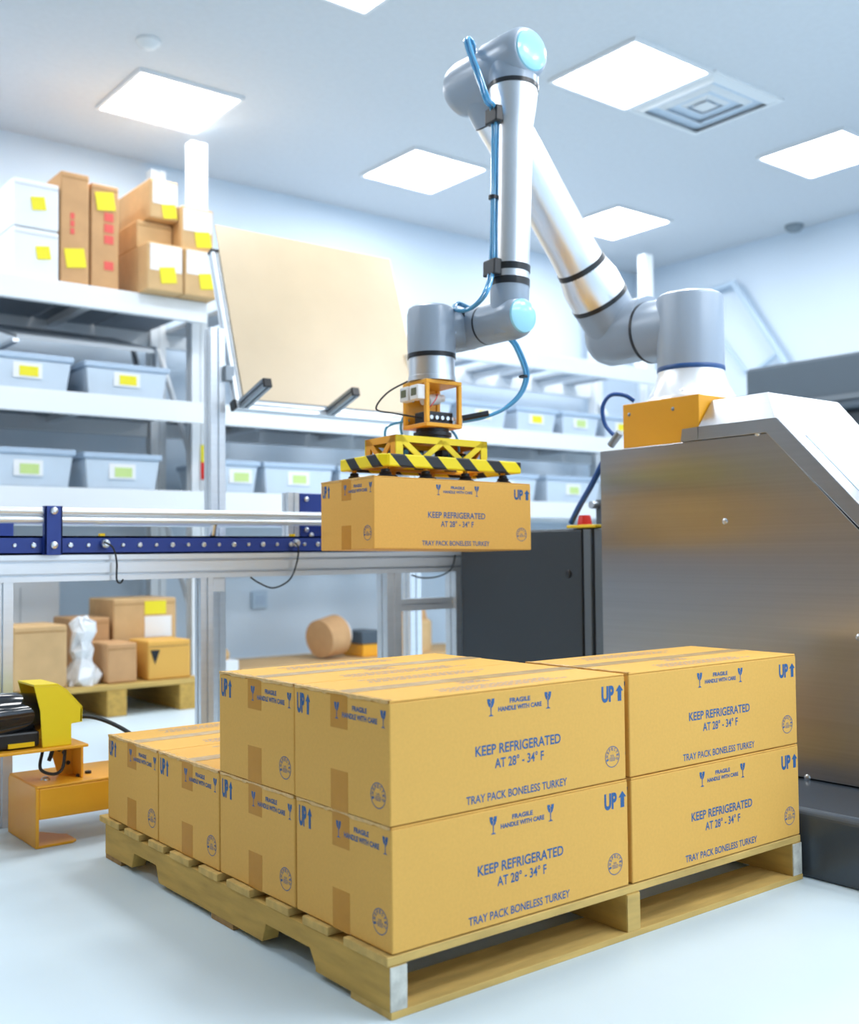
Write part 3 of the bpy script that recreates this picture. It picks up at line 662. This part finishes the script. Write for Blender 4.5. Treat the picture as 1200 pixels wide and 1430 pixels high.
# sensors with drooping cables
for sx, cab in ((.182, [(0, 0), (12, 8), (17, 28), (17, 52), (22, 57), (26, 52)]), (.868, [(0, 0), (5, 8), (2, 30), (-8, 52), (-30, 63), (-50, 56), (-62, 48)])):
    p0 = Vector((sx, YC-.002, .826))
    s_ = w.part('photo_sensor', MB().lathe(p0, (0, -1, 0), [(0, .013), (.014, .013), (.016, .010), (.022, .008)], 16), 'zinc', smooth=True)
    px0, py0 = (146, 757) if sx < .5 else (412, 758)
    w.part('sensor_cable', MB().tube([PY(px0+a, py0+b_, YC-.024) for a, b_ in cab], .003, 8), 'cable', s_, smooth=True)
    w.part('sensor_nut', MB().box(sx-.012, sx+.004, YC+.004, YC+.02, ZB1, ZB1+.008), 'yellow', s_)
w.part('hanging_cable', MB().tube([PY(636, 775, YC-.02), PY(630, 795, YC-.02), PY(612, 805, YC-.01), PY(590, 807, YC+.01), PY(575, 803, YC+.02)], .003, 8), 'cable', smooth=True)

# ================================================================ tilted board on its stand
YBd = 2.30
t = thing('board_stand', 'tilted tan board on an aluminium profile stand behind the conveyor', 'board', (1.3, 2.36, 0)); w = World(t)
bl, br = PY(328, 566, YBd), PY(565, 590, YBd)
XL0 = bl.x; zb = 1.378; tp = Vector((0, .228, .705)); td = tp.normalized(); nb = Vector((0, -td.z, td.y))   # up the board, out of the board
XR0 = XL0+.93
for x0 in (XL0-.05, XL0+.93):
    w.part('upright_post', MB().extr((x0, YBd+.075, .0), (x0, YBd+.075, 1.69), (1, 0, 0), .062, .062), 'alu')
    w.part('tilt_hinge', MB().box(x0+.02, x0+.06, YBd+.02, YBd+.06, zb+.10, zb+.16), 'alu_dark', bevel=.003)
o_ = Vector((XL0+.018, YBd, zb))
for dx_ in (0, .88):
    w.part('frame_side', MB().extr(o_+Vector((dx_, 0, 0)), o_+Vector((dx_, 0, 0))+td*.69, (1, 0, 0), .036, .036), 'alu')
    w.part('end_cap', MB().obox(o_+Vector((dx_, 0, 0))+td*.697, (1, 0, 0), nb, td, .019, .019, .008), 'black_plastic', bevel=.002)
w.part('bottom_rail', MB().extr(o_+Vector((-.018, 0, -.0))-nb*.0, o_+Vector((.93, 0, 0)), nb, .036, .036), 'alu')
w.part('end_cap', MB().obox(o_+Vector((-.024, 0, 0)), (1, 0, 0), nb, td, .006, .019, .019), 'black_plastic', bevel=.002)
for u in (0.012, .42):
    q = o_+Vector((u, 0, 0))+nb*.02
    w.part('peg', MB().extr(q, q+nb*.19, (1, 0, 0), .036, .036), 'alu_dark')
    w.part('end_cap', MB().obox(q+nb*.196, (1, 0, 0), td, nb, .018, .018, .006), 'black_plastic', bevel=.003)
bc_ = o_+Vector((.012, 0, 0))+nb*.022+td*.02
w.part('board', MB().prism([bc_, bc_+Vector((.905, 0, 0)), bc_+Vector((.905, 0, 0))+td*.80, bc_+td*.80], nb*.006), 'board', bevel=.001)

# ================================================================ orange bracket with safety scanner
t = thing('scanner_bracket', 'orange folded steel floor bracket at the left of the pallet', 'bracket', (-.02, 1.56, 0)); w = World(t)
w.part('side_plate', MB().prism([(-.121, 1.458, 0), (-.121, 1.458, .158), (-.121, 1.464, .166), (-.121, 1.69, .166), (-.121, 1.70, .155), (-.121, 1.70, 0)], (.010, 0, 0)), 'orange', bevel=.003)
w.part('foot_plate', MB().prism([(-.115, 1.458, 0), (-.02, 1.458, 0), (-.005, 1.472, 0), (-.005, 1.545, 0), (-.02, 1.56, 0), (-.115, 1.70, 0)], (0, 0, .007)), 'orange', bevel=.002)
w.part('top_plate', MB().box(-.118, .30, 1.458, 1.70, .160, .167), 'orange', bevel=.003)
w.part('front_lip', MB().box(-.1115, .30, 1.4585, 1.468, .076, .1602), 'orange', bevel=.004)
for x, y in ((.02, 1.52), (.055, 1.545)): w.part('bolt', MB().lathe((x, y, .167), (0, 0, 1), [(0, .009), (.007, .009), (.008, .006)], 6), 'black_plastic')
w.part('bolt', MB().lathe((-.07, 1.535, .167), (0, 0, 1), [(0, .012), (.005, .011), (.009, .006)], 16), 'zinc', smooth=True)
w.part('angle_bracket', MB().prism([(.018, 1.50, .167), (.018, 1.50, .255), (.018, 1.58, .255), (.018, 1.60, .21), (.018, 1.60, .167)], (.007, 0, 0)).box(-.06, .024, 1.50, 1.58, .25, .258), 'orange', bevel=.002)
w.part('angle_rib', MB().prism([(-.02, 1.574, .167), (-.045, 1.574, .253), (.02, 1.574, .253), (.02, 1.574, .167)], (0, .006, 0)), 'orange')
for x, y, z in ((-.005, 1.573, .23), (.006, 1.573, .20), (-.02, 1.573, .24)): w.part('bolt', MB().lathe((x, y, z), (0, -1, 0), [(0, .006), (.006, .006)], 8), 'black_plastic')
w.part('scanner_shelf', MB().box(-.34, .025, 1.46, 1.64, .258, .266), 'orange', bevel=.002)
w.part('cable', MB().tube([(-.05, 1.60, .262), (-.07, 1.56, .24), (-.085, 1.53, .20), (-.055, 1.51, .185), (-.03, 1.51, .20), (-.02, 1.52, .255)], .0045, 8), 'cable', smooth=True)
w.part('cable', MB().tube([(-.05, 1.53, .255), (-.058, 1.525, .235), (-.065, 1.52, .222)], .006, 8), 'cable', smooth=True)
w.part('cable', MB().tube([(-.01, 1.60, .29), (.03, 1.58, .322), (.07, 1.54, .325), (.12, 1.48, .30), (.18, 1.46, .25), (.24, 1.48, .172)], .006, 8), 'cable', smooth=True)
t = thing('safety_scanner', 'black safety laser scanner under a yellow hood at the left edge', 'scanner', (-.15, 1.55, .266)); w = World(t)
hood = [(-.022, .0), (-.022, .058), (.008, .060), (.008, .098), (-.035, .148), (-.06, .166), (-.125, .168), (-.108, .10), (-.102, .0)]
w.part('hood_front', MB().prism([(x+.005, 1.478, .266+z) for x, z in hood], (0, .005, 0)), 'yellow_hi', bevel=.002)
w.part('hood_back', MB().prism([(x+.005, 1.615, .266+z) for x, z in hood], (0, .005, 0)), 'yellow_hi', bevel=.002)
top = [(.013, .364), (-.03, .414), (-.055, .432), (-.12, .434)]
for a, b_ in zip(top[:-1], top[1:]):
    w.part('hood_top', MB().add([(a[0], 1.478, a[1]), (b_[0], 1.478, b_[1]), (b_[0], 1.62, b_[1]), (a[0], 1.62, a[1]), (a[0], 1.478, a[1]+.005), (b_[0], 1.478, b_[1]+.005), (b_[0], 1.62, b_[1]+.005), (a[0], 1.62, a[1]+.005)],
        [(3,2,1,0),(4,5,6,7),(0,1,5,4),(1,2,6,5),(2,3,7,6),(3,0,4,7)]), 'yellow_hi')
w.part('hood_end', MB().box(.008, .013, 1.478, 1.62, .326, .366), 'yellow_hi')
w.part('scanner_body', MB().box(-.27, -.10, 1.492, 1.61, .270, .312), 'black_plastic', bevel=.006)
w.part('scanner_window', MB().lathe((-.215, 1.551, .350), (1, 0, .05), [(0, .068), (.06, .062), (.125, .052)], 32), 'dark_gloss', smooth=True)
w.part('scanner_head', MB().lathe((-.26, 1.551, .348), (1, 0, .05), [(0, .066), (.015, .074), (.045, .072)], 32), 'hood_dark', smooth=True)
w.part('marker_strip', MB().box(-.185, -.115, 1.488, 1.493, .272, .284), 'yellow')

# ================================================================ pallet rack behind
YR0, YR1 = 3.95, 4.80
t = thing('storage_rack', 'white steel storage rack along the back wall', 'shelving', (2.5, 4.4, 0)); w = World(t)
for x in (-2.3, 1.685, 5.66):
    for y in (YR0+.24, YR1-.04):
        po = w.part('upright_post', MB().extr((x, y, 0), (x, y, 3.19), (1, 0, 0), .10, .075, 1, 1, .02, .012), 'rack_white')
    for z in (.4, 1.3, 2.2):
        a, b_ = Vector((x, YR0+.28, z)), Vector((x, YR1-.08, z+.75)); w.part('brace', MB().tube([a, b_], .018, 8), 'rack_white', smooth=True)
LEV = (2.20, 1.635, 1.14)
for xa, xb in ((-2.25, 1.63), (1.74, 5.6)):
    for z in LEV:
        for y in (YR0, YR1-.045): w.part('shelf_beam', MB().box(xa, xb, y, y+.045, z-.115, z-.005).box(xa, xb, y+.004 if y < 4.2 else y, y+.03, z-.005, z), 'rack_white')
        n = 11; wd = (xb-xa)/n
        solid = z == 1.635 or (z == 2.20 and xa < 0)
        for i in range(n): w.part('shelf_deck', MB().box(xa+i*wd+.01, xa+(i+(.98 if solid else .42))*wd, YR0+.045, YR1-.045, z-.03, z-.002), 'deck_dark' if solid else 'deck_grey')
        for i in range(1, n-1, 2): w.part('deck_support', MB().box(xa+(i+.3)*wd-.025, xa+(i+.3)*wd+.025, YR0+.045, YR1-.045, z-.07, z-.031), 'rack_white')
# stickers on the rack post
for z, m_ in ((1.27, 'red'), (1.37, 'sticker_yellow'), (.55, 'sticker_yellow'), (.32, 'sticker_yellow')):
    w.part('sticker', MB().box(1.69, 1.73, YR0+.20, YR0+.204, z-.05, z+.05), m_)
# goods on the top shelf
def crate(name, label, cat, x0, x1, z0, z1, dep, material, group, y0=YR0+.02, stick=None, plate=None, gap=.002):
    t = thing(name, label, cat, ((x0+x1)/2, y0+dep/2, z0), (0,0,0), group); w_ = World(t)
    bd = w_.part('box_body', MB().box(x0, x1, y0, y0+dep, z0+gap, z1), material, bevel=.008)
    w_.part('lid_seam', MB().box(x0+.004, x1-.004, y0-.0015, y0+.002, z1-.03, z1-.026), 'deck_grey' if material == 'box_white' else 'cardboard_edge')
    if plate: w_.part('white_label', MB().box(plate[0], plate[1], y0-.003, y0+.001, plate[2], plate[3]), 'sticker_white')
    if stick:
        cx, cz, r = stick; w_.part('yellow_sticker', MB().obox((cx, y0-.004, cz), (1,0,.15), (0,1,0), (-.15,0,1), r, .0015, r*.95), 'sticker_yellow')
    return t, w_
TS = 2.2
crate('storage_box', 'upper white box with yellow sticker at the left end of the top shelf', 'box', .575, .805, 2.455, 2.70, .6, 'box_white', 'boxes on the top shelf', stick=(.70, 2.585, .035))
crate('storage_box', 'lower white box with yellow sticker at the left end of the top shelf', 'box', .575, .805, TS, 2.452, .6, 'box_white', 'boxes on the top shelf', stick=(.725, 2.335, .035))
_, w_ = crate('tall_box', 'tall brown box with yellow sticker near its base, beside the white boxes', 'box', .815, .965, TS, 2.785, .4, 'brown_card', 'boxes on the top shelf', stick=(.89, 2.335, .052))
for z in (2.46, 2.50, 2.54): w_.part('red_print', MB().box(.865, .885, YR0+.017, YR0+.021, z, z+.03), 'print_red')
_, w_ = crate('tall_box', 'tall brown box with red print and yellow sticker near its top', 'box', .975, 1.125, TS, 2.755, .4, 'brown_card', 'boxes on the top shelf', stick=(1.05, 2.665, .05))
for z in (2.30, 2.44, 2.50, 2.56): w_.part('red_print', MB().box(1.045, 1.095, YR0+.017, YR0+.021, z, z+.045), 'print_red')
crate('parts_carton', 'tan carton leaning high on the top shelf next to the rack post', 'carton', 1.285, 1.447, 2.617, 2.835, .55, 'tan_card', 'cartons on the top shelf', y0=YR0-.02, stick=(1.395, 2.665, .04), plate=(1.30, 1.44, 2.70, 2.82))
crate('parts_carton', 'middle tan carton with white label below the highest one on the shelf', 'carton', 1.45, 1.64, 2.462, 2.705, .24, 'tan_card', 'cartons on the top shelf', y0=YR0-.06, stick=(1.575, 2.53, .045), plate=(1.46, 1.63, 2.57, 2.69))
crate('parts_carton', 'left front tan carton with white label overhanging the top shelf edge', 'carton', 1.235, 1.44, TS, 2.46, .6, 'tan_card', 'cartons on the top shelf', y0=YR0-.10, stick=(1.35, 2.29, .045), plate=(1.25, 1.43, 2.31, 2.45))
crate('parts_carton', 'right front tan carton with white label overhanging the top shelf edge', 'carton', 1.448, 1.65, TS, 2.46, .28, 'tan_card', 'cartons on the top shelf', y0=YR0-.10, stick=(1.58, 2.29, .045), plate=(1.46, 1.63, 2.32, 2.45))
crate('parts_carton', 'rear tan carton behind the labelled ones on the top shelf', 'carton', 1.24, 1.445, 2.462, 2.615, .45, 'tan_card', 'cartons on the top shelf', y0=YR0+.05)
# grey bins
def bin_(label, x0, x1, z, hgt=.185, y0=YR0+.03, stick='sticker_yellow', dep=.6):
    t = thing('storage_bin', label, 'bin', ((x0+x1)/2, y0+dep/2, z), group='grey storage bins on the rack'); w_ = World(t)
    c = .018
    w_.part('bin_body', MB().add([(x0+c, y0+c, z+.001), (x1-c, y0+c, z+.001), (x1-c, y0+dep-c, z+.001), (x0+c, y0+dep-c, z+.001), (x0, y0, z+hgt-.03), (x1, y0, z+hgt-.03), (x1, y0+dep, z+hgt-.03), (x0, y0+dep, z+hgt-.03)],
        [(3,2,1,0),(4,5,6,7),(0,1,5,4),(1,2,6,5),(2,3,7,6),(3,0,4,7)]), 'bin_grey', bevel=.006)
    w_.part('bin_rim', MB().box(x0-.012, x1+.012, y0-.012, y0+dep+.01, z+hgt-.03, z+hgt), 'bin_lid', bevel=.006)
    cx = (x0+x1)/2
    w_.part('white_label', MB().box(cx-.075, cx+.07, y0+.002, y0+.010, z+.055, z+.135), 'sticker_white')
    w_.part('colour_label', MB().box(cx-.045, cx+.05, y0-.001, y0+.008, z+.065, z+.115), stick)
z2, z3 = LEV[1], LEV[2]
bin_('grey bin at the left end of the middle shelf', .44, .875, z2, .18)
bin_('grey bin on the middle shelf beside the rack post', .955, 1.405, z2, .175)
bin_('grey bin at the left end of the lower shelf', .44, .885, z3, .195, stick='sticker_green')
bin_('grey bin on the lower shelf beside the rack post', .95, 1.36, z3, .19, stick='sticker_green')
bin_('grey bin on the lower shelf just right of the upright profile post', 1.75, 1.965, z3, .185, stick='sticker_green')
bin_('grey bin on the lower shelf below the tilted board', 2.01, 2.48, z3, .185, stick='sticker_green')
bin_('grey bin on the lower shelf left of the lifted carton', 2.53, 2.95, z3, .18, stick='sticker_green')
bin_('grey bin on the middle shelf right behind the gripper cube', 3.05, 3.42, z2, .17, stick='sticker_green')
bin_('grey bin on the middle shelf under the curved blue hose', 3.50, 3.92, z2, .17)
bin_('grey bin on the middle shelf two places left of the steel cart', 4.02, 4.40, z2, .17)
bin_('grey bin on the middle shelf beside the loop of blue hose', 4.47, 4.85, z2, .17, stick='sticker_green')
bin_('grey bin on the middle shelf farthest right behind the plinth', 4.92, 5.30, z2, .17)
bin_('pale grey bin on the lower shelf just right of the lifted carton', 3.62, 4.20, z3, .19, stick='sticker_green')
bin_('pale grey bin on the lower shelf behind the slanting blue cable', 4.30, 4.85, z3, .19, stick='sticker_green')
# flat panels stored under the top shelf
t = thing('spare_panel', 'dark grey flat panel leaning under the top shelf at left', 'panel', (1.0, 4.3, 1.83)); w_ = World(t)
w_.part('panel_sheet', MB().prism([(.62, 4.05, 1.90), (1.36, 4.05, 1.90), (1.36, 4.62, 2.06), (.62, 4.62, 2.06)], (0, .0, .02)), 'deck_grey')
w_.part('panel_edge', MB().box(.60, .63, 4.05, 4.62, 1.88, 1.90), 'alu')
t = thing('profile_offcut', 'bundle of pale metal profile above the bins beside the post', 'profile', (1.48, 4.4, 1.64)); w_ = World(t)
w_.part('profile_bar', MB().tube([(1.47, 4.25, 1.66), (1.58, 4.55, 2.03)], .02, 8), 'alu', smooth=True)
w_.part('profile_bar', MB().tube([(1.46, 4.4, 1.66), (1.47, 4.6, 2.02)], .018, 8), 'alu_dark', smooth=True)

# ================================================================ goods on the floor behind the conveyor
t = thing('wooden_pallet', 'small blurred wooden pallet on the floor behind the conveyor', 'pallet', (.95, 3.95, 0)); w_ = World(t)
for x in (.52, .92, 1.30):
    w_.part('block_row', MB().box(x, x+.10, 3.60, 4.3, 0, .13), 'wood', bevel=.004)
for y in (3.60, 3.78, 3.96, 4.14): w_.part('deck_board', MB().box(.50, 1.42, y, y+.13, .1305, .158), 'wood_x', bevel=.003)
def floor_box(label, x0, x1, y0, dep, z0, z1, material, name='shipping_box', **k): return crate(name, label, 'box', x0, x1, z0, z1, dep, material, 'boxes on the floor pallet', y0=y0, gap=.001, **k)
floor_box('wide tan cardboard box at the left of the floor pallet', .48, .73, 3.62, .3, .159, .46, 'tan_card')
floor_box('small brown cardboard box in the middle of the floor pallet', .93, 1.08, 3.62, .25, .159, .355, 'brown_card')
floor_box('lower tan box under the stickered box on the floor pallet', 1.07, 1.40, 3.90, .35, .159, .33, 'tan_card')
_, w_ = floor_box('tan box with yellow and white stickers on the floor pallet', 1.07, 1.42, 3.90, .35, .331, .56, 'tan_card')
w_.part('yellow_sticker', MB().box(1.24, 1.36, 3.896, 3.901, .475, .545), 'sticker_yellow'); w_.part('white_label', MB().box(1.24, 1.39, 3.896, 3.901, .355, .465), 'sticker_white')
_, w_ = floor_box('yellowish open carton with a black arrow mark at the right of the pallet', 1.14, 1.37, 3.62, .25, .159, .355, 'cardboard')
w_.part('arrow_mark', MB().prism([(1.15, 3.617, .31), (1.20, 3.617, .31), (1.175, 3.617, .24)], (0, .002, 0)), 'black_plastic')
floor_box('brown box standing behind the small box on the floor pallet', .86, 1.05, 3.90, .3, .159, .47, 'brown_card')
t = thing('plastic_wrap', 'white plastic bag slumped between the boxes on the floor pallet', 'bag', (.832, 3.70, .159)); w_ = World(t)
mb = MB(); n = 18; rb = random.Random(5); prof = [(0, .07), (.04, .078), (.08, .06), (.12, .035), (.17, .048), (.21, .04), (.26, .055), (.30, .05), (.33, .02)]
mb.lathe((.832, 3.70, .159), (0, 0, 1), prof, n); mb.v = [(x+rb.uniform(-.018, .018), y+rb.uniform(-.018, .018), z+(rb.uniform(-.01, .01) if z > .17 else 0)) for x, y, z in mb.v]
w_.part('bag_film', mb, 'box_white')
t = thing('white_cabinet', 'white cabinet under the rack behind the floor pallet', 'cabinet', (.80, 4.6, 0)); w_ = World(t)
w_.part('cabinet_body', MB().box(.55, .965, 4.40, 4.80, 0, .66), 'box_white', bevel=.006)
w_.part('door_seam', MB().box(.75, .755, 4.397, 4.401, .05, .62), 'deck_grey')
t = thing('packing_roll', 'brown paper roll standing on a low bench behind the conveyor', 'roll', (2.67, 4.35, .11)); w_ = World(t)
w_.part('paper', MB().lathe((2.58, 4.30, .245), (1, .25, .12), [(0, .12), (.16, .13)], 24), 'brown_card', smooth=True)
w_.part('core_end', MB().lathe((2.735, 4.339, .264), (1, .25, .12), [(0, .11), (.04, .10)], 24), 'box_white', smooth=True)
t = thing('low_bench', 'low pale bench with clutter along the back wall under the rack', 'bench', (2.9, 4.4, 0)); w_ = World(t)
w_.part('bench_top', MB().box(1.95, 3.9, 4.15, 4.70, .085, .115), 'tan_card', bevel=.004)
for x in (2.0, 3.8): w_.part('bench_support', MB().box(x, x+.05, 4.2, 4.65, 0, .085), 'wood')
t = thing('brown_bundle', 'small brown bundle on a white box at the foot of the rack', 'bundle', (1.86, 4.3, 0)); w_ = World(t)
w_.part('white_box', MB().box(1.76, 1.93, 4.15, 4.4, 0.001, .17), 'box_white', bevel=.006)
w_.part('bundle_top', MB().lathe((1.84, 4.27, .17), (0, 0, 1), [(0, .08), (.03, .085), (.07, .06), (.10, .03)], 12), 'tan_card', smooth=True)
t = thing('tool_case', 'dark case beside the brown roll behind the conveyor leg', 'case', (3.0, 4.35, .116)); w_ = World(t)
w_.part('case_body', MB().box(2.86, 3.02, 4.22, 4.45, .116, .20), 'orange', bevel=.006); w_.part('case_lid', MB().box(2.85, 3.03, 4.21, 4.46, .20, .28), 'hood_dark', bevel=.006)
t = thing('paper_roll', 'cream roll seen between the two conveyor end legs', 'roll', (3.35, 4.35, .116)); w_ = World(t)
w_.part('paper', MB().lathe((3.35, 4.35, .116), (0, 0, 1), [(0, .14), (.20, .14), (.22, .12)], 20), 'tan_card', smooth=True)
w_.part('roll_top', MB().lathe((3.35, 4.35, .336), (0, 0, 1), [(0, .11), (.06, .10)], 20), 'brown_card', smooth=True)
t = thing('wall_outlet', 'small pale blue outlet box on the back wall under the rack', 'outlet', (2.49, 4.90, .42)); w_ = World(t)
w_.part('outlet_box', MB().box(2.435, 2.55, 4.90, 4.929, .42, .535), 'pale_blue', bevel=.006)
w_.part('outlet_plate', MB().box(2.46, 2.525, 4.895, 4.90, .445, .51), 'bin_lid')

# ================================================================ right background
XD = 4.3
t = thing('machine_hood', 'blurred dark grey machine hood behind the steel cart at right', 'machine', (XD+.5, 1.4, 0)); w_ = World(t)
w_.part('hood_body', MB().box(XD, XD+1.2, .4, 2.30, 1.55, 1.855), 'hood_dark', bevel=.02)
w_.part('hood_skirt', MB().box(XD+.06, XD+1.14, .46, 2.24, .25, 1.545), 'cabinet', bevel=.01)
w_.part('hood_strip', MB().box(XD-.012, XD+.01, .4, 2.30, 1.60, 1.63), 'cabinet_edge')
w_.part('plinth', MB().box(XD+.1, XD+1.1, .5, 2.2, 0, .25), 'cabinet')
t = thing('pipe_frame', 'thin pale blue pipe frame standing out from the right wall', 'frame', PXX(1025, 395, 6.28)); w_ = World(t)
w_.part('pipe', MB().tube([PXX(985, 408, 6.34), PXX(1025, 395, 6.28), PXX(1088, 492, 6.28), PXX(1110, 530, 6.28)], .03, 8, 1), 'pale_blue', smooth=True)
w_.part('pipe', MB().tube([PXX(1088, 492, 6.28), PXX(1052, 522, 6.34)], .022, 8, 1), 'pale_blue', smooth=True)
w_.part('pipe', MB().tube([PXX(1005, 470, 6.33), PXX(1042, 520, 6.33)], .016, 8, 1), 'pale_blue', smooth=True)
struct(MB().box(XL, XR, YB-.02, YB, 0, .10).build('baseboard_back', 'plaster'))
struct(MB().box(XR-.02, XR, YF, YB-.02, 0, .10).build('baseboard_right', 'plaster'))
mb = MB().box(-.9, .30, 1.93, 1.97, 0, .03); o = mb.build('trim_1', 'red'); struct(o)
